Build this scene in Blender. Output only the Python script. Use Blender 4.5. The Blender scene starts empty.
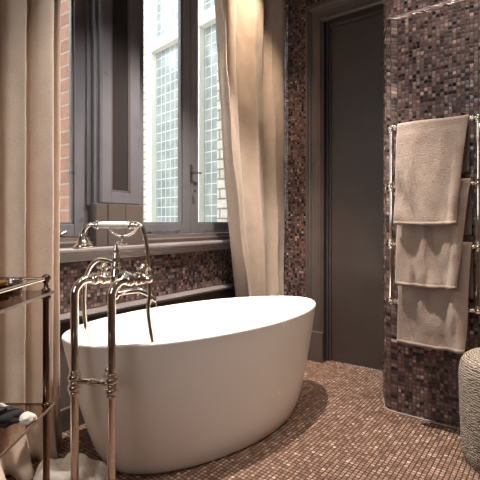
import bpy, bmesh, math, random
from mathutils import Vector, Matrix, noise
random.seed(7)
PI = math.pi
C = bpy.context.scene.collection
SC = bpy.context.scene

# ------------------------------------------------------------------ materials
def srgb(r, g, b):
    f = lambda c: (c/255/12.92) if c/255 <= .04045 else ((c/255+.055)/1.055)**2.4
    return (f(r), f(g), f(b), 1)

class NT:
    def __init__(s, name):
        s.m = bpy.data.materials.new(name); s.m.use_nodes = True
        s.t = s.m.node_tree; s.t.nodes.clear()
        s.out = s.n('ShaderNodeOutputMaterial')
    def n(s, typ, **kw):
        nd = s.t.nodes.new(typ)
        for k, v in kw.items(): setattr(nd, k, v)
        return nd
    def l(s, a, b): s.t.links.new(a, b)
    def math(s, op, a, b=None):
        nd = s.n('ShaderNodeMath', operation=op)
        for i, v in enumerate((a, b)):
            if v is None: continue
            if isinstance(v, (int, float)): nd.inputs[i].default_value = v
            else: s.l(v, nd.inputs[i])
        return nd.outputs[0]
    def vmath(s, op, a, b=None):
        nd = s.n('ShaderNodeVectorMath', operation=op)
        for i, v in enumerate((a, b)):
            if v is None: continue
            if isinstance(v, tuple): nd.inputs[i].default_value = v
            else: s.l(v, nd.inputs[i])
        return nd.outputs[0]
    def ramp(s, fac, stops, interp='LINEAR'):
        r = s.n('ShaderNodeValToRGB'); r.color_ramp.interpolation = interp
        e = r.color_ramp.elements
        while len(e) > 1: e.remove(e[-1])
        e[0].position, e[0].color = stops[0]
        for p, c in stops[1:]:
            x = e.new(p); x.color = c
        s.l(fac, r.inputs[0]); return r.outputs[0]
    def mix(s, fac, a, b, blend='MIX'):
        nd = s.n('ShaderNodeMix', data_type='RGBA', blend_type=blend)
        for i, v in ((0, fac), (6, a), (7, b)):
            if isinstance(v, (int, float, tuple)): nd.inputs[i].default_value = v
            else: s.l(v, nd.inputs[i])
        return nd.outputs[2]
    def bsdf(s, **kw):
        p = s.n('ShaderNodeBsdfPrincipled')
        for k, v in kw.items():
            if isinstance(v, (int, float, tuple)): p.inputs[k].default_value = v
            else: s.l(v, p.inputs[k])
        s.l(p.outputs[0], s.out.inputs[0]); return p
    def bump(s, h, strength, dist, normal=None):
        b = s.n('ShaderNodeBump'); b.inputs['Strength'].default_value = strength
        b.inputs['Distance'].default_value = dist; s.l(h, b.inputs['Height'])
        if normal is not None: s.l(normal, b.inputs['Normal'])
        return b.outputs[0]
    def noise(s, vec, scale, detail=3, rough=.5):
        t = s.n('ShaderNodeTexNoise'); t.inputs['Scale'].default_value = scale
        t.inputs['Detail'].default_value = detail; t.inputs['Roughness'].default_value = rough
        s.l(vec, t.inputs['Vector']); return t.outputs['Fac']
    def obj(s): return s.n('ShaderNodeTexCoord').outputs['Object']
    def uv(s): return s.n('ShaderNodeTexCoord').outputs['UV']

def mosaic(name, stops, size, grout, rough=(.12, .35), tilt=.10, gw=.07, spec=.5, stagger=0.0):
    k = NT(name); uv = k.uv()
    sc = k.vmath('SCALE', uv); sc.node.inputs['Scale'].default_value = 1/size
    if stagger:
        sx = k.n('ShaderNodeSeparateXYZ'); k.l(sc, sx.inputs[0])
        row = k.math('MODULO', k.math('FLOOR', sx.outputs[1]), 2.0)
        cb = k.n('ShaderNodeCombineXYZ')
        k.l(k.math('ADD', sx.outputs[0], k.math('MULTIPLY', row, stagger)), cb.inputs[0]); k.l(sx.outputs[1], cb.inputs[1])
        sc = cb.outputs[0]
    cell = k.vmath('FLOOR', sc); fr = k.vmath('FRACTION', sc)
    wn = k.n('ShaderNodeTexWhiteNoise', noise_dimensions='2D'); k.l(cell, wn.inputs['Vector'])
    c0 = k.vmath('ABSOLUTE', k.vmath('SUBTRACT', fr, (.5, .5, 0)))
    s = k.n('ShaderNodeSeparateXYZ'); k.l(c0, s.inputs[0])
    d = k.math('SUBTRACT', .5, k.math('MAXIMUM', s.outputs[0], s.outputs[1]))
    mr = k.n('ShaderNodeMapRange', interpolation_type='SMOOTHSTEP'); k.l(d, mr.inputs[0])
    mr.inputs[1].default_value = gw*.6; mr.inputs[2].default_value = gw*1.5
    mask = mr.outputs[0]
    col = k.ramp(wn.outputs['Value'], stops, 'CONSTANT')
    blot = k.noise(uv, 1/size*.9, 2)
    col = k.mix(.45, col, k.ramp(blot, [(.3, (.55, .55, .55, 1)), (.7, (1.25, 1.22, 1.2, 1))]), 'MULTIPLY')
    col = k.mix(mask, grout, col)
    g = k.n('ShaderNodeNewGeometry').outputs['Normal']
    off = k.vmath('SUBTRACT', wn.outputs['Color'], (.5, .5, .5))
    offs = k.vmath('SCALE', off); offs.node.inputs['Scale'].default_value = tilt
    nrm = k.vmath('NORMALIZE', k.vmath('ADD', g, offs))
    hgt = k.math('ADD', mask, k.math('MULTIPLY', k.noise(uv, 1/size*1.5, 1), .25))
    nb = k.bump(hgt, .6, .0012, nrm)
    sep = k.n('ShaderNodeSeparateColor'); k.l(wn.outputs['Color'], sep.inputs[0])
    rr = k.n('ShaderNodeMapRange'); k.l(sep.outputs[1], rr.inputs[0])
    rr.inputs[3].default_value = rough[0]; rr.inputs[4].default_value = rough[1]
    ro = k.n('ShaderNodeMix', data_type='FLOAT'); k.l(mask, ro.inputs[0])
    ro.inputs[2].default_value = .8; k.l(rr.outputs[0], ro.inputs[3])
    p = k.bsdf(**{'Base Color': col, 'Roughness': ro.outputs[0], 'Normal': nb})
    p.inputs['Specular IOR Level'].default_value = spec
    return k.m

def paint(name, c, rough=.4, var=.12, bump=.03):
    k = NT(name); o = k.obj()
    n = k.noise(o, 6, 4)
    col = k.mix(1.0, c, k.ramp(n, [(.25, (1-var,)*3+(1,)), (.75, (1+var,)*3+(1,))]), 'MULTIPLY')
    fine = k.noise(o, 90, 3)
    r = k.n('ShaderNodeMapRange'); k.l(n, r.inputs[0]); r.inputs[3].default_value = rough-.08; r.inputs[4].default_value = rough+.08
    k.bsdf(**{'Base Color': col, 'Roughness': r.outputs[0], 'Normal': k.bump(fine, bump, .002)})
    return k.m

def fabric(name, c, dark, translucent=0.0, weave=700, big=14, bs=.35, bd=.003):
    k = NT(name); o = k.obj()
    n = k.noise(o, big, 4, .6); f = k.noise(o, 140, 2, .7)
    col = k.mix(n, dark, c)
    col = k.mix(.35, col, k.ramp(f, [(.3, (.72, .72, .72, 1)), (.7, (1.15, 1.15, 1.15, 1))]), 'MULTIPLY')
    w = k.noise(o, weave, 1)
    h = k.math('ADD', k.math('MULTIPLY', w, .5), f)
    p = k.bsdf(**{'Base Color': col, 'Roughness': .9, 'Normal': k.bump(h, bs, bd)})
    p.inputs['Sheen Weight'].default_value = .25
    p.inputs['Specular IOR Level'].default_value = .15
    if translucent:
        tr = k.n('ShaderNodeBsdfTranslucent'); k.l(col, tr.inputs[0])
        mx = k.n('ShaderNodeMixShader'); mx.inputs[0].default_value = translucent
        k.l(p.outputs[0], mx.inputs[1]); k.l(tr.outputs[0], mx.inputs[2]); k.l(mx.outputs[0], k.out.inputs[0])
    return k.m

def metal(name, c, rough=.1):
    k = NT(name); n = k.noise(k.obj(), 30, 3)
    r = k.n('ShaderNodeMapRange'); k.l(n, r.inputs[0]); r.inputs[3].default_value = rough*.6; r.inputs[4].default_value = rough*1.6
    k.bsdf(**{'Base Color': c, 'Metallic': 1.0, 'Roughness': r.outputs[0]})
    return k.m

def glass(name, tint, ior=1.45):
    k = NT(name)
    lw = k.n('ShaderNodeLayerWeight'); lw.inputs[0].default_value = .5
    f0 = ((ior-1)/(ior+1))**2
    fac = k.math('ADD', f0, k.math('MULTIPLY', k.math('POWER', lw.outputs['Facing'], 5.0), 1-f0))
    tr = k.n('ShaderNodeBsdfTransparent'); tr.inputs[0].default_value = tint
    gl = k.n('ShaderNodeBsdfGlossy'); gl.inputs['Roughness'].default_value = .02
    mx = k.n('ShaderNodeMixShader'); k.l(fac, mx.inputs[0])
    k.l(tr.outputs[0], mx.inputs[1]); k.l(gl.outputs[0], mx.inputs[2]); k.l(mx.outputs[0], k.out.inputs[0])
    return k.m

def brick(name, a, b, mortar, row=.078, width=.22, mw=.008):
    k = NT(name); t = k.n('ShaderNodeTexBrick'); k.l(k.uv(), t.inputs['Vector'])
    t.inputs['Color1'].default_value = a; t.inputs['Color2'].default_value = b; t.inputs['Mortar'].default_value = mortar
    t.inputs['Scale'].default_value = 1; t.inputs['Mortar Size'].default_value = mw
    t.inputs['Brick Width'].default_value = width; t.inputs['Row Height'].default_value = row; t.inputs['Bias'].default_value = 0
    n = k.noise(k.obj(), 22, 5, .65)
    col = k.mix(.6, t.outputs['Color'], k.ramp(n, [(.3, (.7, .7, .7, 1)), (.7, (1.25, 1.2, 1.15, 1))]), 'MULTIPLY')
    h = k.math('ADD', k.math('MULTIPLY', t.outputs['Fac'], -1.0), k.math('MULTIPLY', n, .6))
    k.bsdf(**{'Base Color': col, 'Roughness': .88, 'Normal': k.bump(h, .6, .006)})
    return k.m

def leaded(name):
    k = NT(name); uv = k.uv(); s = k.n('ShaderNodeSeparateXYZ'); k.l(uv, s.inputs[0])
    def line(c, sp, w):
        f = k.math('FRACT', k.math('DIVIDE', c, sp))
        return k.math('LESS_THAN', f, w/sp)
    m = k.math('MAXIMUM', line(s.outputs[0], .088, .009), line(s.outputs[1], .105, .010))
    n = k.noise(uv, 5, 3); 
    col = k.ramp(n, [(.3, srgb(112, 121, 124)), (.55, srgb(138, 146, 145)), (.75, srgb(162, 168, 163))])
    col = k.mix(m, col, srgb(190, 196, 192))
    r = k.math('ADD', .12, k.math('MULTIPLY', m, .5))
    k.bsdf(**{'Base Color': col, 'Roughness': r, 'Normal': k.bump(k.math('ADD', k.math('MULTIPLY', n, .5), m), .3, .004)})
    return k.m

def knit(name):
    k = NT(name); uv = k.uv()
    w = k.n('ShaderNodeTexWave', wave_type='BANDS', bands_direction='Y'); k.l(uv, w.inputs['Vector'])
    w.inputs['Scale'].default_value = 28; w.inputs['Distortion'].default_value = 6.5; w.inputs['Detail'].default_value = 3
    w.inputs['Detail Scale'].default_value = 2.5
    n = k.noise(uv, 120, 3, .7); b = k.noise(uv, 9, 3)
    f = k.math('ADD', k.math('MULTIPLY', w.outputs['Fac'], .55), k.math('MULTIPLY', n, .45))
    col = k.ramp(f, [(.2, srgb(84, 74, 66)), (.5, srgb(150, 137, 124)), (.8, srgb(190, 178, 164))])
    col = k.mix(.5, col, k.ramp(b, [(.3, (.75, .74, .73, 1)), (.7, (1.1, 1.1, 1.1, 1))]), 'MULTIPLY')
    p = k.bsdf(**{'Base Color': col, 'Roughness': .95, 'Normal': k.bump(f, .9, .008)})
    p.inputs['Specular IOR Level'].default_value = .1
    return k.m

M = {}
M['wall_mosaic'] = mosaic('wall_mosaic', [(0, srgb(38, 28, 27)), (.17, srgb(74, 55, 52)), (.36, srgb(98, 75, 71)), (.60, srgb(114, 90, 85)), (.80, srgb(132, 106, 100)), (.90, srgb(92, 60, 52)), (.975, srgb(168, 142, 132))], .0205, srgb(56, 44, 41), tilt=.16, rough=(.13, .38), gw=.085)
M['floor_mosaic'] = mosaic('floor_mosaic', [(0, srgb(122, 90, 72)), (.18, srgb(136, 104, 86)), (.42, srgb(149, 116, 97)), (.66, srgb(161, 129, 110)), (.86, srgb(175, 145, 127)), (.96, srgb(192, 168, 152))], .0205, srgb(46, 33, 29), rough=(.14, .36), tilt=.07, gw=.13)
M['paint'] = paint('taupe_paint', srgb(82, 72, 67), .34)
M['door_paint'] = paint('door_paint', srgb(66, 57, 53), .36)
M['window_paint'] = paint('window_paint', srgb(92, 89, 92), .30)
M['sill_paint'] = paint('sill_paint', srgb(116, 108, 106), .36)
M['plaster'] = paint('ceiling_plaster', srgb(168, 154, 144), .8)
M['room_paint'] = paint('room_plaster', srgb(150, 132, 120), .7)
M['tub'] = paint('tub_composite', srgb(238, 232, 226), .24, .01, .0)
M['nickel'] = metal('polished_nickel', srgb(236, 227, 218), .07)
M['bronze'] = metal('bronze_metal', srgb(158, 126, 106), .14)
M['brass'] = metal('brass', srgb(212, 170, 110), .15)
M['iron'] = paint('black_iron', srgb(52, 46, 44), .4)
M['steel'] = metal('brushed_steel', srgb(190, 186, 182), .22)
M['porcelain'] = paint('porcelain', srgb(240, 236, 228), .12, .01, 0)
M['linen'] = fabric('linen', srgb(208, 188, 170), srgb(182, 160, 142), .12)
M['towel'] = fabric('terry', srgb(172, 153, 140), srgb(130, 113, 103), 0, 320, 11, .7, .006)
M['hem'] = fabric('towel_hem', srgb(150, 132, 121), srgb(132, 115, 105), 0)
M['cream'] = fabric('cream_cloth', srgb(238, 232, 222), srgb(222, 214, 202), 0)
M['darkcloth'] = fabric('dark_cloth', srgb(40, 32, 30), srgb(26, 20, 20), 0)
M['pane'] = glass('window_glass', (.97, .985, .98, 1))
M['shelf_glass'] = glass('shelf_glass', (.76, .67, .60, 1), 1.5)
M['clear'] = glass('clear_glass', (.95, .95, .94, 1), 1.5)
M['amber'] = glass('amber_glass', (.30, .12, .05, 1), 1.5)
M['edge_glass'] = paint('glass_edge', srgb(150, 128, 110), .15, .1, 0)
M['redbrick'] = brick('red_brick', srgb(166, 124, 106), srgb(146, 108, 93), srgb(168, 158, 148), mw=.005)
M['whitebrick'] = brick('white_brick', srgb(214, 208, 196), srgb(200, 195, 184), srgb(140, 134, 124), .087)
M['white'] = paint('white_paint', srgb(240, 238, 232), .5, .03)
M['leaded'] = leaded('leaded_glass')
M['gloss_panel'] = paint('glossy_panel', srgb(46, 42, 41), .07, .03, 0)
M['knit'] = knit('knitted_wool')
M['sealant'] = paint('sealant', srgb(150, 136, 124), .6)

# ------------------------------------------------------------------ mesh builder
class MB:
    def __init__(s): s.v = []; s.f = []; s.uv = {}; s.smooth = set()
    def add(s, vs, fs, smooth=False, uvs=None):
        b = len(s.v); s.v += [tuple(v) for v in vs]
        for i, f in enumerate(fs):
            s.f.append(tuple(b+j for j in f))
            if smooth: s.smooth.add(len(s.f)-1)
            if uvs is not None: s.uv[len(s.f)-1] = uvs[i]
    def box(s, x0, x1, y0, y1, z0, z1, bev=0.0, mat=None):
        bm = bmesh.new(); bmesh.ops.create_cube(bm, size=1)
        for v in bm.verts:
            v.co = Vector(((x0+x1)/2+v.co.x*(x1-x0), (y0+y1)/2+v.co.y*(y1-y0), (z0+z1)/2+v.co.z*(z1-z0)))
        if bev: bmesh.ops.bevel(bm, geom=bm.edges[:], offset=bev, segments=2, profile=.5, affect='EDGES')
        if mat: bm.transform(mat)
        s.addbm(bm); return s
    def addbm(s, bm, smooth=False):
        bm.verts.index_update()
        s.add([v.co for v in bm.verts], [[v.index for v in f.verts] for f in bm.faces], smooth); bm.free(); return s
    def grid(s, rows, closed_u=False, closed_v=False, smooth=True, uvf=None):
        n = len(rows); m = len(rows[0]); b = [p for r in rows for p in r]; fs = []; us = []
        for i in range(n if closed_v else n-1):
            for j in range(m if closed_u else m-1):
                i2 = (i+1) % n; j2 = (j+1) % m
                fs.append((i*m+j, i*m+j2, i2*m+j2, i2*m+j))
                if uvf: us.append([uvf(i, j), uvf(i, j+1), uvf(i+1, j+1), uvf(i+1, j)])
        s.add(b, fs, smooth, us if uvf else None); return s
    def lathe(s, prof, n=24, mat=None, cap=True):
        rows = []
        for r, z in prof:
            rows.append([Vector((r*math.cos(2*PI*i/n), r*math.sin(2*PI*i/n), z)) for i in range(n)])
        if mat: rows = [[mat @ p for p in r] for r in rows]
        s.grid(rows, closed_u=True)
        if cap:
            s.add(rows[0], [tuple(reversed(range(n)))]); s.add(rows[-1], [tuple(range(n))])
        return s
    def tube(s, pts, r, n=14, cap=True):
        pts = [Vector(p) for p in pts]; k = len(pts); rows = []
        up = None
        for i, p in enumerate(pts):
            t = (pts[min(i+1, k-1)]-pts[max(i-1, 0)]).normalized()
            if up is None:
                up = t.orthogonal().normalized()
            else:
                up = (up - t*up.dot(t)).normalized()
            w = t.cross(up); rr = r[i] if isinstance(r, (list, tuple)) else r
            rows.append([p+up*rr*math.cos(2*PI*j/n)+w*rr*math.sin(2*PI*j/n) for j in range(n)])
        s.grid(rows, closed_u=True)
        if cap:
            s.add(rows[0], [tuple(reversed(range(n)))]); s.add(rows[-1], [tuple(range(n))])
        return s
    def ball(s, c, r, n=16, sx=1, sy=1, sz=1):
        bm = bmesh.new(); bmesh.ops.create_uvsphere(bm, u_segments=n, v_segments=max(8, n*2//3), radius=r)
        for v in bm.verts: v.co = Vector((c[0]+v.co.x*sx, c[1]+v.co.y*sy, c[2]+v.co.z*sz))
        return s.addbm(bm, True)
    def prism(s, poly, axis, a0, a1):
        # poly: 2-D outline in the two other axes (order x,y,z without axis)
        def P(q, a):
            l = list(q); l.insert('xyz'.index(axis), a); return Vector(l)
        n = len(poly); v = [P(q, a0) for q in poly]+[P(q, a1) for q in poly]
        fs = [(i, (i+1) % n, n+(i+1) % n, n+i) for i in range(n)]+[tuple(reversed(range(n))), tuple(range(n, 2*n))]
        s.add(v, fs); return s
    def build(s, name, m, parent=None, origin=None, mods=None):
        me = bpy.data.meshes.new(name)
        o_ = Vector(origin) if origin else Vector((0, 0, 0))
        me.from_pydata([Vector(v)-o_ for v in s.v], [], s.f)
        me.materials.append(M[m] if isinstance(m, str) else m)
        me.uv_layers.new(name='UVMap'); ul = me.uv_layers[0].data
        for i, p in enumerate(me.polygons):
            if i in s.smooth: p.use_smooth = True
            if i in s.uv:
                for li, c in zip(p.loop_indices, s.uv[i]): ul[li].uv = c
            else:
                nx, ny, nz = [abs(c) for c in p.normal]
                for li in p.loop_indices:
                    co = s.v[me.loops[li].vertex_index]
                    ul[li].uv = (co[1], co[2]) if nx >= ny and nx >= nz else ((co[0], co[2]) if ny >= nz else (co[0], co[1]))
        if not s.uv:
            bm = bmesh.new(); bm.from_mesh(me); bmesh.ops.recalc_face_normals(bm, faces=bm.faces[:]); bm.to_mesh(me); bm.free()
        o = bpy.data.objects.new(name, me); C.objects.link(o)
        o.location = o_
        if parent: o.parent = parent
        return o

def bez(pts, n=10):
    # Catmull-Rom through pts
    P = [Vector(p) for p in pts]; out = []
    for i in range(len(P)-1):
        p0 = P[max(i-1, 0)]; p1 = P[i]; p2 = P[i+1]; p3 = P[min(i+2, len(P)-1)]
        for k in range(n):
            t = k/n
            out.append(.5*((2*p1)+(p2-p0)*t+(2*p0-5*p1+4*p2-p3)*t*t+(-p0+3*p1-3*p2+p3)*t**3))
    out.append(P[-1]); return out

def tag(o, label, cat, group=None):
    o['label'] = label; o['category'] = cat
    if group: o['group'] = group
    return o
def thing(name, label, cat, loc=(0, 0, 0), rotz=0, group=None):
    o = bpy.data.objects.new(name, None); C.objects.link(o)
    o.location = loc; o.rotation_euler = (0, 0, rotz); o.empty_display_size = .1
    return tag(o, label, cat, group)
def struct(o, label=None):
    o['kind'] = 'structure'
    if label: o['label'] = label
    return o
def structe(name):
    o = bpy.data.objects.new(name, None); C.objects.link(o); o['kind'] = 'structure'; return o

# ------------------------------------------------------------------ room shell
WX, DY, H = -2.13, 3.14, 3.35
struct(MB().box(-2.45, 1.25, -1.35, 3.75, -.12, 0).build('floor', 'floor_mosaic'))
struct(MB().box(-2.45, 1.25, -1.35, 3.75, H, H+.12).build('ceiling', 'plaster'))
w = MB()
def wallskin(w, x0, x1):
    w.box(x0, x1, -1.35, 3.75, 0, .93); w.box(x0, x1, -1.35, .30, .93, H)
    w.box(x0, x1, 2.93, 3.75, .93, H); w.box(x0, x1, .30, 2.93, 3.08, H)
    return w
struct(wallskin(w, -2.262, WX).build('wall_left', 'wall_mosaic'))
struct(wallskin(MB(), -2.45, -2.262).build('wall_exterior', 'whitebrick'))
DX0, DX1 = -1.50, -.58
w = MB()
w.box(WX, DX0, DY, DY+.2, 0, H); w.box(DX1, 1.25, DY, DY+.2, 0, H); w.box(DX0, DX1, DY, DY+.2, 2.67, H)
struct(w.build('wall_back', 'wall_mosaic'))
struct(MB().box(1.13, 1.25, -1.35, DY, 0, H).build('wall_right', 'room_paint'))
w = MB()
w.box(WX, -1.1, -1.35, -1.2, 0, H); w.box(-.1, 1.13, -1.35, -1.2, 0, H); w.box(-1.1, -.1, -1.35, -1.2, 0, 1.1); w.box(-1.1, -.1, -1.35, -1.2, 2.9, H)
struct(w.build('wall_front', 'room_paint'))
w = MB()
for a0, a1 in ((-1.1, -1.04), (-.63, -.57), (-.16, -.1)): w.box(a0, a1, -1.31, -1.25, 1.1, 2.9, .004)
for a0, a1 in ((1.1, 1.17), (2.1, 2.16), (2.83, 2.9)): w.box(-1.1, -.1, -1.31, -1.25, a0, a1, .004)
struct(w.build('added_fill_window', 'white'))  # unseen window added behind the camera to let in fill daylight
# rounded partition carrying the towel radiator
PF, PB, PT = 2.565, 2.80, H
path = [(1.13, PF), (.6, PF), (.1, PF), (-.3, PF)]
rc = .13
for k in range(0, 13):
    a = -PI/2 - k*PI/24
    path.append((-.89+rc+rc*math.cos(a), PF+rc+rc*math.sin(a)))
for k in range(0, 13):
    a = PI - k*PI/24
    path.append((-.89+rc+rc*math.cos(a), PB-rc+rc*math.sin(a)))
path += [(-.3, PB), (.6, PB), (1.13, PB)]
prof = [(0, z) for z in (0, .6, 1.2, 1.8, 2.5, PT)]
N = len(path); L = [0]
for i in range(1, N): L.append(L[-1]+math.dist(path[i], path[i-1]))
nor = []
for i in range(N):
    a = Vector(path[max(i-1, 0)]); b = Vector(path[min(i+1, N-1)]); t = (b-a).normalized(); nor.append(Vector((-t.y, t.x)))
mid = Vector((0, (PF+PB)/2))
pl = [0]
for i in range(1, len(prof)): pl.append(pl[-1]+math.dist(prof[i], prof[i-1]))
rows = []
for d, z in prof:
    r = []
    for i in range(N):
        p = Vector(path[i]); n = nor[i]
        if (Vector((min(max(p.x, -.76), 1.2), mid.y))-p).dot(n) < 0: n = -n
        q = p+n*d; r.append(Vector((q.x, q.y, z)))
    rows.append(r)
w = MB(); w.grid(rows, uvf=lambda i, j: (L[j], pl[i]))
top = rows[-1]; w.add(top, [tuple(range(N))], False, [[(p.x, p.y) for p in top]])
pw = struct(w.build('wall_partition', 'wall_mosaic'))
# proud tiled panel with rolled edges on the front of the partition
w = MB(); pr = .044; px0, px1, pz = -.846, 1.13, 2.305
arcs = [(pr*(1-math.cos(a)), pr*math.sin(a)) for a in [PI/2*k/6 for k in range(7)]]   # (inset, height off wall)
rows = []
for ins, hh in arcs:
    rows.append([Vector((px0+ins*2.1, PF-hh, 0)), Vector((px0+ins*2.1, PF-hh, pz-ins)), Vector((px1, PF-hh, pz-ins))])
al = [pr*PI/2*k/6 for k in range(7)]
for i in range(6):
    a0, a1, b0, b1 = rows[i], rows[i+1], al[i], al[i+1]
    w.add([a0[0], a1[0], a1[1], a0[1]], [(0, 1, 2, 3)], True, [[(px0+b0, 0), (px0+b1, 0), (px0+b1, pz), (px0+b0, pz)]])
    w.add([a0[1], a1[1], a1[2], a0[2]], [(0, 1, 2, 3)], True, [[(px0, pz-b0), (px0, pz-b1), (px1, pz-b1), (px1, pz-b0)]])
e_ = rows[-1]; x_, y_, z_ = e_[1]
w.add([(x_, y_, 0), (px1, y_, 0), (px1, y_, z_), (x_, y_, z_)], [(0, 1, 2, 3)], False, [[(x_, 0), (px1, 0), (px1, z_), (x_, z_)]])
struct(w.build('wall_radiator_panel', 'wall_mosaic'))
bead = MB().tube([(1.1, PF-pr-.002, .004)]+[(px0+i_*2.1-.002, PF-h_-.002, .004) for i_, h_ in reversed(arcs)]+[(x-.002, y, .004) for x, y in path[10:20]], .006, 6)
struct(bead.build('baseboard_partition', 'sealant'))

# wainscot under the mosaic
w = MB().box(WX, -2.10, -1.2, DY, 0, .575)
w.box(WX, -2.085, -1.2, DY, 0, .12, .004)
struct(w.build('baseboard_left', 'paint'))
struct(MB().prism([(WX, .572), (-2.092, .572), (-2.085, .58), (-2.06, .584), (-2.055, .598), (-2.06, .606), (-2.10, .61), (WX, .61)], 'y', -1.2, DY).build('trim_ledge', 'sill_paint'))
# sill and apron moulding
w = MB().prism([(-2.30, .93), (-2.128, .93), (-2.128, .885), (-2.112, .885), (-2.108, .897), (-2.098, .902), (-2.094, .914), (-2.08, .922), (-2.075, .932),
                (-2.055, .934), (-2.047, .941), (-2.047, .953), (-2.054, .960), (-2.30, .964)], 'y', .18, 3.0)
struct(w.build('trim_sill', 'sill_paint'))
w = MB().prism([(-2.30, .962), (-2.125, .962), (-2.12, .985), (-2.13, .99), (-2.15, .993), (-2.155, 1.012), (-2.30, 1.016)], 'y', .28, 2.95)
struct(w.build('trim_subsill', 'paint'))

# pilaster between the two windows
pil = structe('trim_pilaster')
py0, py1 = 1.478, 1.764; pf = -2.10
w = MB()
w.box(-2.25, pf-.012, py0, py1, 1.18, 3.1)                       # core
w.box(pf-.014, pf, py0, py0+.075, 1.21, 3.1, .002); w.box(pf-.014, pf, py1-.075, py1, 1.21, 3.1, .002)
w.box(pf-.014, pf, py0+.075, py1-.075, 1.21, 1.275, .002)
w.box(pf-.014, pf+.004, py0+.008, py0+.022, 1.21, 3.1, .003)
w.box(-2.20, -2.125, py0-.022, py0+.004, 1.19, 3.1, .006); w.box(-2.22, -2.16, py0-.045, py0-.018, 1.19, 3.1, .006)
w.build('casing', 'window_paint', pil)
w = MB()
a, b = py0+.075, py1-.075
for (q0, q1, r0, r1) in ((a, a+.012, 1.275, 3.1), (b-.012, b, 1.275, 3.1), (a, b, 1.275, 1.287)):
    w.box(pf-.012, pf-.004, q0, q1, r0, r1, .002)
w.build('panel_bead', 'paint', pil)
MB().box(pf-.016, pf-.0125+.002, a+.012, b-.012, 1.287, 3.1).build('inset_panel', 'gloss_panel', pil)
w = MB()
w.box(-2.25, pf+.006, py0-.03, py0+.045, .962, 1.205, .003); w.box(-2.25, pf+.010, py0+.047, py0+.168, .962, 1.205, .003); w.box(-2.25, pf+.010, py0+.170, py1+.012, .962, 1.205, .003)
w.build('plinth', 'paint', pil)
# brick pier outside, behind the pilaster
struct(MB().box(-2.47, -2.255, 1.42, 1.82, .93, 3.3).build('wall_pier', 'redbrick'))

def window(name, y0, y1, stiles, panes, hy):
    wn = structe(name)
    w = MB()
    w.box(-2.25, -2.165, y0, y0+.035, 1.012, 3.09, .004); w.box(-2.25, -2.165, y1-.035, y1, 1.012, 3.09, .004); w.box(-2.25, -2.165, y0, y1, 3.05, 3.09, .004)
    w.build('window_frame', 'window_paint', wn)
    for (p0, p1), (s0, s1) in zip(panes, stiles):
        w = MB()
        zb, zt = 1.018, 3.05; gb = 1.088
        w.box(-2.235, -2.178, s0, p0, zb, zt, .004); w.box(-2.235, -2.178, p1, s1, zb, zt, .004)
        w.box(-2.235, -2.178, p0, p1, zb, gb, .004); w.box(-2.235, -2.178, p0, p1, zt-.07, zt, .004)
        for q0, q1 in ((p0, p0+.012), (p1-.012, p1)): w.box(-2.215, -2.19, q0, q1, gb, zt-.07, .003)
        w.box(-2.215, -2.19, p0, p1, gb, gb+.012, .003)
        cs = w.build('casement', 'window_paint', wn)
        MB().box(-2.209, -2.205, p0, p1, gb, zt-.07).build('pane', 'pane', cs)
        # stay: slim bar lying along the rail with a curled end
        yc = (p0+p1)/2
        st = MB().tube(bez([(-2.16, yc+.13, 1.05), (-2.155, yc+.08, 1.032), (-2.155, yc-.02, 1.034), (-2.155, yc-.14, 1.034), (-2.157, yc-.17, 1.042)]), .005, 8)
        st.box(-2.178, -2.155, yc+.10, yc+.13, 1.026, 1.046, .003); st.box(-2.178, -2.15, yc-.16, yc-.14, 1.02, 1.036, .003)
        st.build('stay', 'steel', cs)
    for y in hy:
        h = MB().box(-2.178, -2.170, y-.012, y+.012, 1.40, 1.52, .003)
        h.tube([(-2.17, y, 1.46), (-2.15, y, 1.46)], .008, 10); h.tube(bez([(-2.15, y, 1.46), (-2.145, y+.03, 1.462), (-2.145, y+.075, 1.463)]), .006, 8); h.ball((-2.15, y+.012, 1.33), .012, 12)
        h.build('handle', 'iron', wn)
    return wn
window('window_1', .32, 1.488, [(.355, .90), (.905, 1.453)], [(.43, .82), (.985, 1.365)], (.902,))
window('window_2', 1.755, 2.92, [(1.79, 2.302), (2.306, 2.885)], [(1.86, 2.225), (2.385, 2.80)], (2.304,))

# ------------------------------------------------------------------ courtyard outside
wing = structe('wall_wing')
W0 = Vector((-3.885, 3.335)); U = Vector((.986, -.166)); Nn = Vector((-.166, -.986))
RM = Matrix(((U.x, -Nn.x, 0, W0.x), (U.y, -Nn.y, 0, W0.y), (0, 0, 1, 0), (0, 0, 0, 1)))
def wb(mb, s0, s1, d0, d1, z0, z1, bev=0):
    return mb.box(s0, s1, -d1, -d0, z0, z1, bev)
w = MB()
wb(w, -2.2, .07, -.3, 0, -.5, 5.2); wb(w, .07, 1.44, -.3, 0, -.5, .85); wb(w, .07, 1.44, -.3, 0, 4.4, 5.2)
ww = w.build('brick_face', 'whitebrick', wing); ww.matrix_world = RM
w = MB()
for s0, s1 in ((.07, .165), (.90, 1.04), (1.40, 1.44)): wb(w, s0, s1, -.12, .02, .85, 4.4, .006)
for z0, z1 in ((.85, .93), (3.02, 3.14), (4.33, 4.4)): wb(w, .165, 1.40, -.12, .03, z0, z1, .006)
o = w.build('white_window_frame', 'white', wing); o.matrix_world = RM
for s0, s1 in ((.165, .90), (1.04, 1.40)):
    for z0, z1 in ((.93, 3.02), (3.14, 4.33)):
        w = MB(); wb(w, s0, s1, -.06, -.05, z0, z1); o = w.build('leaded_pane', 'leaded', wing); o.matrix_world = RM
struct(MB().box(-7.2, -7.0, -3, 4.5, -.5, 4.2).build('wall_courtyard', 'whitebrick'))
struct(MB().box(-7.2, -2.45, -3, 4.5, -.6, -.5).build('floor_courtyard', 'room_paint'))

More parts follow.
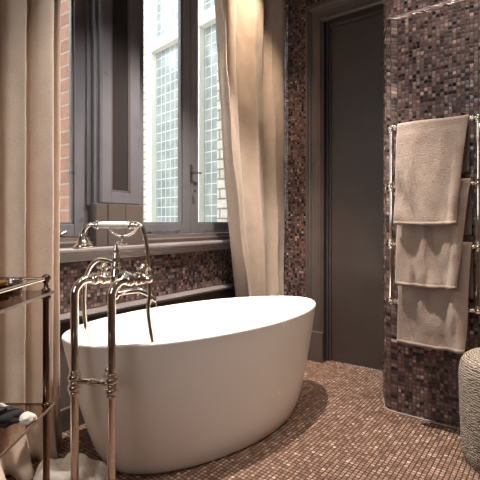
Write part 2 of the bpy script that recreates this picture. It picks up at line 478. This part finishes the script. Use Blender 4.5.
# ------------------------------------------------------------------ door
door = structe('door_1')
prof = [(0, 0), (0, .075), (.012, .082), (.022, .082), (.03, .072), (.04, .068), (.046, .058), (.062, .055), (.105, .055), (.112, .062), (.124, .062), (.135, .05), (.142, .045), (.142, -.03)]
# outline swept round the opening: outer corner points mitred
fx0, fx1, fz = -1.645, -.435, 2.813
rows = []
for d, h in prof:
    y = DY-h
    rows.append([Vector((fx0+d, y, 0)), Vector((fx0+d, y, fz-d)), Vector((fx1-d, y, fz-d)), Vector((fx1-d, y, 0))])
MB().grid(rows, smooth=False).build('architrave', 'paint', door)
w = MB()
w.box(DX0-.004, DX0+.002, DY-.05, DY+.16, 0, 2.672); w.box(DX1-.002, DX1+.004, DY-.05, DY+.16, 0, 2.672); w.box(DX0, DX1, DY-.05, DY+.16, 2.668, 2.674)
w.box(DX0, DX0+.016, DY, DY+.12, 0, 2.67, .003); w.box(DX0+.014, DX0+.034, DY+.018, DY+.12, 0, 2.655, .003)
w.box(DX1-.034, DX1, DY+.018, DY+.12, 0, 2.655, .003); w.box(DX0, DX1, DY+.018, DY+.12, 2.642, 2.67, .003)
w.build('door_jamb', 'door_paint', door)
w = MB().box(DX0+.036, DX1-.036, DY+.024, DY+.066, .006, 2.640, .003)
w.build('door_leaf', 'door_paint', door)
w = MB()
for s in (0, 1):
    x0 = fx0+.024 if s == 0 else fx1-.144
    w.box(x0, x0+.122, DY-.072, DY, 0, .235, .004)
w.build('plinth_block', 'paint', door)
h = MB().lathe([(.026, 0), (.026, .006), (.012, .01), (.010, .04), (.024, .05), (.028, .065), (.020, .082), (.002, .088)], 20, Matrix.Translation((DX1-.10, DY+.024, 1.02)) @ Matrix.Rotation(PI/2, 4, 'X'))
h.build('door_knob', 'brass', door)

# ------------------------------------------------------------------ bathtub
TC = (-1.519, 1.773)
def ring(a, b, z, n=80, e=2.25, dy=0):
    r = []
    for i in range(n):
        t = 2*PI*i/n; c, s_ = math.cos(t), math.sin(t); e = 2.17 if s_ < 0 else 1.86
        r.append(Vector((TC[0]+a*math.copysign(abs(c)**(2/e), c), TC[1]+dy+b*math.copysign(abs(s_)**(2/e), s_), z)))
    return r
t = thing('bathtub', 'white oval freestanding bathtub in front of the window', 'bathtub', (TC[0], TC[1], 0))
A, B = .371, .782
def tubp(f):   # outer profile fraction 0 base..1 rim
    return (.305+(A-.305)*f**.62, .60+(B-.60)*f**.72)
rows = [ring(.288, .58, 0), ring(.297, .591, .003), ring(.304, .60, .010)]
for k in range(1, 13):
    f = k/12*.985+.015; a, b = tubp(f); rows.append(ring(a, b, .01+f*.578))
rows += [ring(A+.001, B+.001, .594), ring(A-.001, B-.001, .599), ring(A-.006, B-.006, .602), ring(A-.012, B-.012, .602), ring(A-.017, B-.017, .599), ring(A-.020, B-.020, .593)]
for k in range(11, 0, -1):
    f = k/12; a, b = tubp(f); rows.append(ring(a-.022-.02*(1-f), b-.022-.05*(1-f), .15+f*.44))
for q, z in ((.94, .152), (.82, .135), (.6, .126), (.3, .122), (.05, .12)):
    rows.append(ring(.26*q, .53*q, z))
w = MB().grid(rows, closed_u=True)
n = 80; w.add(rows[-1], [tuple(range(n))]); w.add(rows[0], [tuple(reversed(range(n)))])
w.build('tub_shell', 'tub', t, None).location = (0, 0, 0)
def reparent(root):
    for c in root.children:
        c.location = Vector(c.location)-Vector(root.location)
for c in t.children: c.matrix_parent_inverse = Matrix.Translation(-Vector(t.location))
MB().lathe([(.001, .122), (.034, .122), (.036, .126), (.03, .129), (.024, .127), (.001, .1275)], 24, Matrix.Translation((TC[0], TC[1], .0))).build('drain', 'nickel', t).matrix_parent_inverse = Matrix.Translation(-Vector(t.location))
t.rotation_euler.z = -.201

# helper: parts built in world coordinates under a thing
def part(mb, name, m, root, par=None):
    o = mb.build(name, m)
    o.parent = par or root
    if par is None: o.matrix_parent_inverse = root_inv(root)
    return o
def root_inv(r):
    return (Matrix.Translation(r.location) @ Matrix.Rotation(r.rotation_euler.z, 4, 'Z')).inverted()

# ------------------------------------------------------------------ floor-standing bath filler
P1 = Vector((-1.507, .945, 0)); P2 = Vector((-1.364, 1.010, 0)); ZE = .872
E1 = Vector((-1.507, 1.090, ZE)); E2 = Vector((-1.364, 1.150, ZE))
f = thing('bath_filler', 'polished nickel floor-standing bath tap on two tall pipes at the tub end', 'tap', ((P1+P2)/2)[:])
def ringprof(z, h, r0, r1):
    return [(r0, z), (r1*.97, z+h*.1), (r1, z+h*.3), (r1, z+h*.7), (r1*.97, z+h*.9), (r0, z+h)]
RP = .0155
def rings(lst, r0):
    out = [(r0, lst[0][0]-.002)]
    for z, h, r1 in lst: out += ringprof(z, h, r0, r1)
    return out+[(r0, lst[-1][0]+lst[-1][1]+.002)]
for P, E in ((P1, E1), (P2, E2)):
    br = .055; pts = [P+Vector((0, 0, z)) for z in (.0, .3, .6, ZE-br)]
    for k in range(1, 9):
        a = PI/2*k/8; pts.append(P+Vector((0, br-br*math.cos(a), ZE-br+br*math.sin(a))))
    pts.append(Vector((E.x, E.y-.045, ZE)))
    sp = part(MB().tube(pts, RP, 20), 'standpipe', 'nickel', f)
    o = MB().lathe([(.001, 0), (.045, 0), (.045, .006), (.034, .014), (.024, .02), (.022, .05), (RP, .055)], 24, Matrix.Translation(P)).build('floor_flange', 'nickel', sp)
    c = MB()
    c.lathe(rings([(.436, .012, .021), (.450, .024, .0255), (.476, .012, .022), (.490, .024, .0255), (.516, .012, .021)], RP), 20, Matrix.Translation(P), cap=False)
    c.build('collar', 'nickel', sp)
    c = MB()
    MX = Matrix.Translation((E.x, E.y-.075, ZE)) @ Matrix.Rotation(-PI/2, 4, 'X')
    c.lathe(rings([(0, .008, .02), (.011, .018, .0235), (.032, .008, .02), (.05, .014, .026), (.068, .008, .022)], .012), 20, MX, cap=False)
    c.build('union_nut', 'nickel', sp)
# cross brace with centre ring
D = (P2-P1).normalized(); zc = .488
a = P1+Vector((0, 0, zc)); b = P2+Vector((0, 0, zc))
c = MB().tube([a, b], .0105, 14)
RD = Matrix.Translation((a+b)/2) @ D.to_track_quat('Z', 'Y').to_matrix().to_4x4()
c.lathe(rings([(-.016, .008, .014), (-.006, .014, .017), (.01, .008, .014)], .0106), 16, RD, cap=False)
part(c, 'cross_brace', 'nickel', f)
tp = Vector((0, 1, 0))
fw = Vector((-.6, .8, 0)); rv = Vector((.8, .6, 0))
c = MB().tube(bez([b-rv*.04, b-rv*.036+fw*.022+Vector((0, 0, .014)), b-rv*.026+fw*.036+Vector((0, 0, .036))]), .008, 12)
c.ball(b-rv*.025+fw*.038+Vector((0, 0, .042)), .015, 14)
part(c, 'stop_tap', 'nickel', f)
# mixer body
BD = (E2-E1).normalized()
RB = Matrix.Translation(E1) @ BD.to_track_quat('Z', 'Y').to_matrix().to_4x4()
Lb = (E2-E1).length
c = MB().lathe([(.001, -.05), (.012, -.048), (.017, -.04), (.013, -.03), (.02, -.024), (.024, -.01), (.024, .012), (.018, .02), (.017, .04), (.022, .05), (.027, .065), (.029, Lb/2), (.027, Lb-.065), (.022, Lb-.05), (.017, Lb-.04), (.018, Lb-.02), (.024, Lb-.012), (.024, Lb+.01), (.02, Lb+.024), (.013, Lb+.03), (.017, Lb+.04), (.012, Lb+.048), (.001, Lb+.05)], 24, RB)
part(c, 'mixer_body', 'nickel', f)
# cross handles above each inlet
for E, sg in ((E1, -1), (E2, 1)):
    Q = E+BD*sg*.012
    c = MB().lathe([(.010, .015), (.010, .03), (.016, .034), (.017, .046), (.012, .052), (.008, .058), (.001, .061)], 18, Matrix.Translation(Q))
    for k in range(4):
        a_ = k*PI/2+.5; d = Vector((math.cos(a_), math.sin(a_), 0)); b0 = Q+Vector((0, 0, .04))
        c.tube([b0, b0+d*.021], [.005, .004], 10); c.ball(b0+d*.025, .0065, 12)
    part(c, 'cross_handle', 'nickel', f)
# column that carries the cradle
K = Vector((-1.468, 1.107, 0))
c = MB().lathe([(.001, .782), (.008, .784), (.014, .794), (.009, .806), (.016, .812), (.018, .83), (.024, .842), (.028, .872), (.024, .90), (.017, .908), (.021, .916), (.021, .926), (.012, .934), (.018, .946), (.015, .962), (.0095, .972), (.013, .982), (.009, .994), (.007, 1.004), (.007, 1.012)], 22, Matrix.Translation(K))
part(c, 'column', 'nickel', f)
RV = Vector((.8, .6, 0))
cc = K+Vector((0, 0, 1.008))+RV*.028
c = MB().lathe([(.001, 0), (.020, .002), (.020, .007), (.006, .012), (.005, .03), (.009, .034), (.004, .04)], 18, Matrix.Translation(cc))
c.tube(bez([K+Vector((0, 0, .995)), K+Vector((0, 0, 1.008))+RV*.004, K+Vector((0, 0, 1.014))+RV*.014, cc+Vector((0, 0, .004))]), .007, 10)
arc = [cc+RV*(.062*math.sin(q))+Vector((0, 0, .090-.056*math.cos(q))) for q in [(-1.25+2.5*i/16) for i in range(17)]]
c.tube(arc, [.0055]*17, 10)
for e in (arc[0], arc[-1]): c.ball(e, .0075, 10)
part(c, 'cradle', 'nickel', f)
# spout, wide flat mouth
c = MB()
S0 = K+Vector((.0, .0, .806)); dirS = Vector((.66, .75, 0)).normalized(); sd = Vector((dirS.y, -dirS.x, 0))
rows = []
for i in range(15):
    q = i/14; p = S0+dirS*(.15*q)+Vector((0, 0, .012*math.sin(q*PI*.75)-.030*max(0, q-.6)**1.5*4))
    w_ = .011+.021*q; h_ = .012-.001*q
    tz = Vector((0, 0, 1))
    rows.append([p+sd*w_*math.copysign(abs(math.cos(v))**.7, math.cos(v))+tz*h_*math.copysign(abs(math.sin(v))**.7, math.sin(v)) for v in [2*PI*j/18 for j in range(18)]])
last = rows[-1]; ctr = sum(last, Vector())/18
rows.append([v+dirS*.012+Vector((0, 0, -.008)) for v in last]); rows.append([v+dirS*.014+Vector((0, 0, -.036)) for v in last])
c.grid(rows, closed_u=True); c.add(rows[-1], [tuple(range(18))]); c.add(rows[0], [tuple(reversed(range(18)))])
part(c, 'spout', 'nickel', f)

# hand shower resting on the cradle, with its hose looping through the tub
G = K+RV*(-.008)+Vector((0, 0, 1.088))
hs = thing('hand_shower', 'telephone-style hand shower with pale grip resting on the tap cradle', 'shower head', (G.x, G.y, G.z))
RG = Matrix.Translation(G) @ RV.to_track_quat('Z', 'Y').to_matrix().to_4x4()
part(MB().lathe([(.006, -.064), (.0115, -.062), (.0135, -.05), (.0145, 0), (.0135, .05), (.0115, .060), (.006, .062)], 22, RG), 'grip', 'porcelain', hs)
c = MB()
c.lathe(rings([(-.082, .008, .014), (-.072, .010, .0185)], .0075), 18, RG)
part(MB().lathe(rings([(.060, .010, .018), (.072, .008, .015), (.082, .010, .0165)], .0075), 18, RG), 'ferrule', 'nickel', hs)
nk = G-RV*.078
hp = Vector((0, 0, 1))
c.tube(bez([nk, nk-RV*.018+hp*.002, nk-RV*.034-hp*.008, nk-RV*.046-hp*.026, nk-RV*.050-hp*.042]), .0085, 14)
part(c, 'neck', 'nickel', hs)
hd = nk-RV*.052-hp*.038
RH = Matrix.Translation(hd) @ Matrix.Rotation(PI, 4, 'X') @ Matrix.Rotation(.12, 4, 'Y')
part(MB().lathe([(.009, -.006), (.014, -.002), (.012, .006), (.017, .014), (.022, .026), (.031, .040), (.038, .046), (.040, .049), (.040, .055), (.036, .058), (.001, .058)], 26, RH), 'shower_rose', 'nickel', hs)
e = G+RV*.092
c = MB().tube(bez([e-RV*.01, e+RV*.010-hp*.002, e+RV*.026-hp*.014, e+RV*.036-hp*.045, e+RV*.042-hp*.08]), [.012]*10+[.0105]*10+[.009]*10+[.0085]*11, 14)
part(c, 'hose_elbow', 'nickel', hs)
he = e+RV*.042-hp*.08
hose = bez([he, he+RV*.008-hp*.09, he+RV*.013-hp*.20, Vector((-1.362, 1.190, .70)), Vector((-1.36, 1.25, .42)), Vector((-1.42, 1.34, .19)), Vector((-1.52, 1.40, .165)), Vector((-1.61, 1.32, .20)), Vector((-1.63, 1.17, .42)),
            Vector((-1.630, 1.078, .64)), Vector((-1.626, 1.066, .82)), Vector((-1.600, 1.07, .90)), Vector((-1.56, 1.08, .938)), Vector((-1.52, 1.09, .942)), Vector((-1.48, 1.10, .935))], 8)
k = MB(); k.tube(hose, [.0085*(1+.05*math.cos(i*PI)) for i in range(len(hose))], 12)
part(k, 'hose', 'nickel', hs)

# ------------------------------------------------------------------ curtains
def fbm(x, y, z=0): return noise.noise(Vector((x, y, z)))
def curtain(name, base, z0, z1, amp, label, edge=None, th=.004, nz=60):
    """base(u, f) -> plan point for u in 0..1 along the width, f height fraction"""
    nu = 150; rows = []
    for i in range(nz+1):
        q = i/nz; z = z0+(z1-z0)*q
        r = []
        for j in range(nu+1):
            p = base(j/nu, q); r.append(Vector((p[0], p[1], z+p[2] if len(p) > 2 else z)))
        rows.append(r)
    o = MB().grid(rows).build(name, 'linen')
    m = o.modifiers.new('t', 'SOLIDIFY'); m.thickness = th; m.offset = 0
    return o
def left_base(u, q):
    y = .42+(.725+.02*math.sin(q*2))*u
    ph = u*5.9
    fold = .066*math.sin(ph*2*PI+.9+.25*math.sin(q*3+u*4))+.012*math.sin(ph*4.3*PI+q*2)
    x = -1.975+fold*(.75+.25*q)+.010*fbm(u*6, q*5, 3)+.004*fbm(u*30, q*22, 9)
    flare = .02*(1-q)**2+.15*max(0, 1-q/.075)**2*(1.1-u)*2*(.8+.2*math.sin(u*40))
    if u > .93: x += (u-.93)*.2
    return (x+flare, y+.014*math.sin(ph*4*PI)+.02*(.55-q)*u)
tag(curtain('curtain', left_base, .012, 3.12, .04, ''), 'brown linen curtain hanging to the floor at the left, behind the glass shelf rack', 'curtain')
def right_base(u, q):
    # gathered into the corner; leading edge sweeps back towards the bottom
    ys = 2.20+.44*(1-q)**1.7
    ye = 3.10
    y = ys+(ye-ys)*u
    ph = 3.1*u
    amp = .036*(.4+.6*min(1, u*5))*(1-.25*q)
    fold = amp*math.sin(ph*2*PI+2.6+.5*math.sin(q*2.2+u*3))+.012*math.sin(ph*4.6*PI+q*2.5)*u
    x = -1.965+.075*u+fold+.020*fbm(u*4, q*5, 21)+.005*fbm(u*22, q*24, 5)
    if u < .13:
        x += (.13-u)*1.15+.006*math.sin(q*34)*(.13-u)/.13
    return (x, y+.014*math.sin(ph*4*PI+1))
tag(curtain('curtain', right_base, .012, 3.12, .04, ''), 'pale linen curtain gathered in the corner behind the far end of the bathtub', 'curtain')

# crumpled cloth on the floor
rows = []
nn = 44
for i in range(nn+1):
    r = []
    for j in range(nn+1):
        u, v = i/nn*2-1, j/nn*2-1
        e = max(0, 1-(u*u)**1.4)*max(0, 1-(v*v)**1.4)
        a_ = u*.15*(1+.15*fbm(v*2, 3)); b_ = v*.088*(1+.2*fbm(u*2, 7)); x = a_*.8-b_*.6; y = a_*.6+b_*.8
        h = e**.55*(.085+.035*fbm(u*1.6+3, v*1.3, 2)+.02*fbm(u*3, v*3, 8))+.024*math.sin(u*6+v*3+4*fbm(u*1.5, v*1.5, 4))*e
        r.append(Vector((-1.652+x, 1.012+y, .006+max(0, h))))
    rows.append(r)
o = MB().grid(rows).build('crumpled_cloth', 'cream'); m = o.modifiers.new('t', 'SOLIDIFY'); m.thickness = .005; m.offset = 1
tag(o, 'crumpled cream cloth lying on the floor between left curtain and tub', 'cloth')

# ------------------------------------------------------------------ glass shelf rack (axes turned 37 degrees)
RA = math.atan2(.6, .8)
rk = thing('shelf_rack', 'bronze framed rack with glass shelves and rail at the left edge', 'shelf', (-.815*.8-1.075*.6, -.815*.6+1.075*.8, 0), RA)
RKM = Matrix.Translation((-.815*.8-1.075*.6, -.815*.6+1.075*.8, 0)) @ Matrix.Rotation(RA, 4, 'Z')
lx0, lx1, ly0, ly1 = -.2380, .2380, -.205, .205
Z1, Z2 = .893, .553
def rp(mb, name, m, par=None):
    o = mb.build(name, m); o.parent = par or rk; return o
posts = [(lx1, ly1), (lx0, ly1), (lx1, ly0), (lx0, ly0)]
for x, y in posts:
    po = rp(MB().tube([(x, y, 0), (x, y, .4), (x, y, Z1-.012)], .0095, 16), 'post', 'bronze')
    T = Matrix.Translation((x, y, 0))
    rp(MB().lathe([(.0095, Z1+.001), (.014, Z1+.003), (.014, Z1+.007), (.007, Z1+.011), (.006, Z1+.024), (.010, Z1+.028), (.0135, Z1+.036), (.0135, Z1+.042), (.010, Z1+.049), (.001, Z1+.053)], 18, T), 'finial', 'bronze', po)
    for z in (Z1-.022, Z2+.001, Z2-.020): rp(MB().lathe(ringprof(z, .010, .0095, .0135), 16, T, cap=False), 'collar', 'bronze', po)
    rp(MB().lathe([(.001, 0), (.014, 0), (.014, .006), (.0096, .012)], 16, T), 'foot', 'bronze', po)
for z in (Z1, Z2):
    sh = rp(MB().box(lx0-.018, lx1+.014, ly0-.02, ly1+.022, z-.009, z, .001), 'glass_shelf', 'shelf_glass')
    g = MB(); 
    g.box(lx1+.013, lx1+.0155, ly0-.02, ly1+.022, z-.0085, z-.0005); g.box(lx0-.018, lx1+.0155, ly0-.0225, ly0-.02, z-.0085, z-.0005); g.box(lx0-.018, lx1+.0155, ly1+.022, ly1+.0235, z-.0085, z-.0005)
    rp(g, 'shelf_edge', 'edge_glass', sh)
zr = Z1+.039
for (x0, y0, x1, y1) in ((lx1, ly0, lx1, ly1), (lx0, ly0, lx0, ly1), (lx0, ly1, lx1, ly1)):
    rp(MB().tube([(x0, y0, zr), (x1, y1, zr)], .0055 if y0 != y1 else .0035, 12), 'gallery_rail', 'nickel' if y0 != y1 else 'bronze')

# small things on the rack
def rkw(x, y, z): return (RKM @ Vector((x, y, z)))[:]
p = rkw(.178, .06, Z1+.001)
j = thing('amber_jar', 'small amber glass jar with a brass lid on the upper glass shelf', 'jar', p)
MB().lathe([(.001, 0), (.024, 0), (.026, .003), (.026, .034), (.020, .038)], 22).build('jar_body', 'amber', j)
MB().lathe([(.001, .0385), (.022, .0385), (.023, .041), (.023, .047), (.021, .050), (.001, .051)], 22).build('jar_lid', 'brass', j)
p = rkw(.187, .12, Z1+.001)
j = thing('silver_cup', 'small silver cup beside the amber jar on the upper shelf', 'cup', p)
MB().lathe([(.001, 0), (.019, 0), (.0205, .003), (.022, .046), (.021, .047), (.0195, .046), (.018, .010), (.001, .008)], 22).build('cup_body', 'steel', j)
MB().lathe([(.0215, .044), (.0235, .0445), (.0240, .0465), (.0235, .0485), (.0215, .0488)], 22, cap=False).build('cup_rim', 'nickel', j)
p = rkw(.155, .10, Z2+.001)
pc = thing('dark_pouch', 'dark folded pouch with cream lining on the lower glass shelf', 'pouch', p, RA)
def lump(sx, sy, sz, seed, n=26, amp=.25, c=(0, 0)):
    bm = bmesh.new(); bmesh.ops.create_icosphere(bm, subdivisions=4, radius=1)
    for v in bm.verts:
        d = 1+amp*noise.noise(v.co*1.6+Vector((seed, 0, 0)))+amp*.5*noise.noise(v.co*4+Vector((seed, 3, 0)))
        v.co = Vector((c[0]+v.co.x*sx*d, c[1]+v.co.y*sy*d, max(0, (v.co.z*d+.62)*sz)))
    return MB().addbm(bm, True)
lump(.075, .05, .019, 2).build('pouch_body', 'darkcloth', pc)
lump(.022, .024, .015, 9, c=(.078, .0)).build('lining', 'cream', pc)
lump(.05, .010, .020, 5, c=(-.045, .048)).build('flap', 'cream', pc)
st = MB().tube(bez([(-.07, -.03, .02), (-.045, -.052, .034), (-.01, -.05, .040), (.012, -.03, .036), (.02, 0, .034)]), .0045, 8)
st.build('strap', 'darkcloth', pc)

# ------------------------------------------------------------------ towel radiator
XL, XR, RY = -.774, -.341, 2.462
LV = [1.628, 1.300, .976, .652]
tr = thing('towel_radiator', 'polished nickel towel radiator with four rails on the mosaic wall', 'radiator', ((XL+XR)/2, RY, 0))
for x in (XL, XR):
    up = part(MB().tube([(x, RY, LV[3]), (x, RY, 1.1), (x, RY, LV[0])], .0125, 18), 'upright', 'nickel', tr)
    for k, z in enumerate(LV):
        b = MB().ball((x, RY, z), .021, 18)
        for dz in (.021, -.021):
            if (k == 0 and dz > 0) or (k == 3 and dz < 0): continue
            b.lathe(ringprof(dz-.006, .012, .0125, .0185), 16, Matrix.Translation((x, RY, z)), cap=False)
        s = 1 if x == XL else -1
        RR = Matrix.Translation((x, RY, z)) @ Matrix.Rotation(PI/2*s, 4, 'Y')
        b.lathe(ringprof(.018, .010, .011, .0165), 16, RR, cap=False); b.lathe(ringprof(.031, .008, .011, .0145), 16, RR, cap=False)
        b.build('ball_joint', 'nickel', up)
    for z in (LV[0], LV[3]):
        RW = Matrix.Translation((x, RY, z)) @ Matrix.Rotation(-PI/2, 4, 'X')
        MB().lathe([(.009, .01), (.009, .060), (.014, .064), (.024, .069), (.026, .0775), (.001, .0775)], 18, RW).build('wall_bracket', 'nickel', up)
for z in LV:
    part(MB().tube([(XL, RY, z), (XR, RY, z)], .0115, 16), 'rail', 'nickel', tr)

def towel(zr, x0, x1, xb0, xb1, zf, zb, lean, seed, label):
    # cross-section: front hem -> over the rail -> back hem
    rr = .021
    sec = []
    nf = 34
    for i in range(nf):
        q = i/nf; z = zf+(zr-zf)*q
        y = RY-rr-lean*(1-q)**.75*(1 if q < .9 else (1-q)*10)
        sec.append((y, z, q))
    for i in range(9):
        a = PI*i/8; sec.append((RY-rr*math.cos(a), zr+rr*.75*math.sin(a)+.002, 1))
    nb = 14
    for i in range(1, nb+1):
        q = 1-i/nb; z = zb+(zr-zb)*q; sec.append((RY+rr+.006*(1-q), z, 1))
    nx = 44; rows = []
    for (y, z, q) in sec:
        r = []
        for j in range(nx+1):
            u = j/nx; xa = xb0+(x0-xb0)*q; xc = xb1+(x1-xb1)*q
            x = xa+(xc-xa)*u+.004*fbm(u*3, z*4, seed)
            front = 1 if y < RY-.012 else 0
            dy = 0
            if front:
                k = (1-q)
                dy = -abs(.016*k*math.sin(u*(5+seed % 3)+z*7+seed)+.014*k*fbm(u*3.2, z*5, seed))-.0045*(1+math.sin(u*17+z*9+seed+5*fbm(u*2.5, z*3.5, seed)))*(.3+k)*1.5*max(0, .4+fbm(u*3, z*6, seed+4))-.003*abs(fbm(u*14, z*20, seed+5))
                if u > .86: dy += -.012*math.sin((u-.86)/.14*PI)*(.4+.6*k)   # rolled side edge
            sag = .010*math.sin(u*PI)*(1-q) if q < 1 else .004*math.sin(u*6+seed)
            r.append(Vector((x, y+dy, z-sag*0.6)))
        rows.append(r)
    w = MB().grid(rows)
    t = thing('towel', label, 'towel', ((x0+x1)/2, RY, zr), 0, 'towels on the radiator')
    o = w.build('towel_cloth', 'towel'); o.parent = t; o.matrix_parent_inverse = root_inv(t)
    m = o.modifiers.new('t', 'SOLIDIFY'); m.thickness = .010; m.offset = 0
    # hem band along the front edge
    hr = []
    for i in (0, 1):
        hr.append([p+Vector((0, -.0042, .001 if i == 0 else .004)) for p in rows[i]])
    h = MB().grid(hr).build('hem', 'hem'); h.parent = t; h.matrix_parent_inverse = root_inv(t)
    m = h.modifiers.new('t', 'SOLIDIFY'); m.thickness = .004; m.offset = 0
    return t
towel(LV[0], -.737, -.385, -.733, -.432, 1.086, 1.36, .046, 3, 'topmost taupe bath towel draped over the highest radiator rail')
towel(LV[1], -.730, -.375, -.728, -.428, .760, 1.03, .042, 11, 'middle taupe towel hanging from the second rail with its hem below the top towel')
towel(LV[2], -.725, -.368, -.722, -.392, .444, .71, .036, 20, 'lowest taupe towel reaching nearest the floor, under the middle towel')

# ------------------------------------------------------------------ stool
SCN = (-.195, 2.288)
prof = [(.001, 0), (.165, 0), (.178, .006), (.188, .03), (.195, .10), (.201, .22), (.203, .34), (.202, .40), (.196, .440), (.182, .470), (.155, .489), (.11, .497), (.05, .501), (.001, .502)]
pp = bez([(r, 0, z) for r, z in prof], 4)
nS = 56; rows = []; ln = [0]
for i in range(1, len(pp)): ln.append(ln[-1]+(pp[i]-pp[i-1]).length)
for q in pp:
    rows.append([Vector((SCN[0]+max(.001, q.x)*(1+.012*fbm(math.cos(2*PI*i/nS)*2, math.sin(2*PI*i/nS)*2, q.z*6))*math.cos(2*PI*i/nS), SCN[1]+max(.001, q.x)*math.sin(2*PI*i/nS), max(.002, q.z))) for i in range(nS)])
w = MB().grid(rows, closed_u=True, uvf=lambda i, j: (j/nS*1.25, ln[i]))
tag(w.build('stool', 'knit', None, (SCN[0], SCN[1], 0)), 'round knitted beige stool cropped at the right edge by the towel wall', 'stool')

# ------------------------------------------------------------------ light
wd = bpy.data.worlds.new('World'); SC.world = wd; wd.use_nodes = True
nt = wd.node_tree; bg = nt.nodes['Background']; bg.inputs[0].default_value = (.93, .97, 1.0, 1); bg.inputs[1].default_value = 4.8
def spot(name, loc, aim, power, col, size=1.6, blend=.6, rad=.04):
    l = bpy.data.lights.new(name, 'SPOT'); l.energy = power; l.color = col; l.spot_size = size; l.spot_blend = blend; l.shadow_soft_size = rad
    o = bpy.data.objects.new(name, l); C.objects.link(o); o.location = loc
    o.rotation_euler = (Vector(aim)-Vector(loc)).to_track_quat('-Z', 'Y').to_euler(); return o
WARM = (1, .91, .82)
def portal(loc, aim, sx, sy):
    l = bpy.data.lights.new('sky_portal', 'AREA'); l.shape = 'RECTANGLE'; l.size = sx; l.size_y = sy; l.cycles.is_portal = True
    o = bpy.data.objects.new('sky_portal', l); C.objects.link(o); o.location = loc
    o.rotation_euler = Vector(aim).to_track_quat('-Z', 'Y').to_euler()
portal((-.6, -1.36, 2.0), (0, 1, 0), 1.0, 1.8)
portal((-2.46, .9, 2.05), (1, 0, 0), 1.2, 2.1); portal((-2.46, 2.34, 2.05), (1, 0, 0), 1.2, 2.1)
spot('unseen_ceiling_spot', (-1.36, 1.92, 3.33), (-1.40, 1.92, 0), 560, WARM, 1.15, .5)
spot('unseen_ceiling_spot', (-1.66, 2.50, 3.33), (-1.98, 2.80, 1.5), 150, (1, .80, .60), .85, .8)
spot('unseen_ceiling_spot', (-1.02, 2.28, 3.33), (-.90, 2.52, 1.2), 38, WARM, 1.0, .6)  # added for highlights on the panel's left edge, no known fixture
spot('unseen_ceiling_spot', (-.50, 2.24, 3.33), (-.56, 2.50, .8), 75, WARM, 1.2, .6)
spot('unseen_ceiling_spot', (.02, 2.24, 3.33), (-.10, 2.50, .8), 85, WARM, 1.2, .6)
spot('unseen_ceiling_spot', (-1.15, .35, 3.33), (-1.85, .75, 1.1), 18, WARM, 1.0, .8)  # extra lamp added to brighten the left curtain
spot('unseen_ceiling_spot', (-.80, 1.30, 3.33), (-2.13, 1.55, .85), 380, (1, .95, .90), .8, .8)  # added fill aimed at the mosaic under the sill, not a known lamp
spot('wall_spotlight', (.95, 2.05, 1.9), (-.45, 2.45, 1.0), 22, (1, .62, .34), 1.2, .8)
spot('unseen_ceiling_spot', (.4, .4, 3.33), (.2, .6, 0), 30, WARM, 1.8, .8)  # added general fill for the near side of the room

# ------------------------------------------------------------------ camera
cam = bpy.data.cameras.new('camera'); co = bpy.data.objects.new('camera', cam); C.objects.link(co)
cam.sensor_fit = 'HORIZONTAL'; cam.sensor_width = 36; cam.lens = 36*430/480; cam.shift_y = -18/480
co.location = (0, 0, 1.1); co.rotation_euler = (PI/2, 0, RA); cam.clip_start = .02
SC.camera = co
SC.view_settings.view_transform = 'Standard'; SC.view_settings.look = 'None'; SC.view_settings.gamma = 1
SC.view_settings.exposure = 0.12; SC.view_settings.use_curve_mapping = False
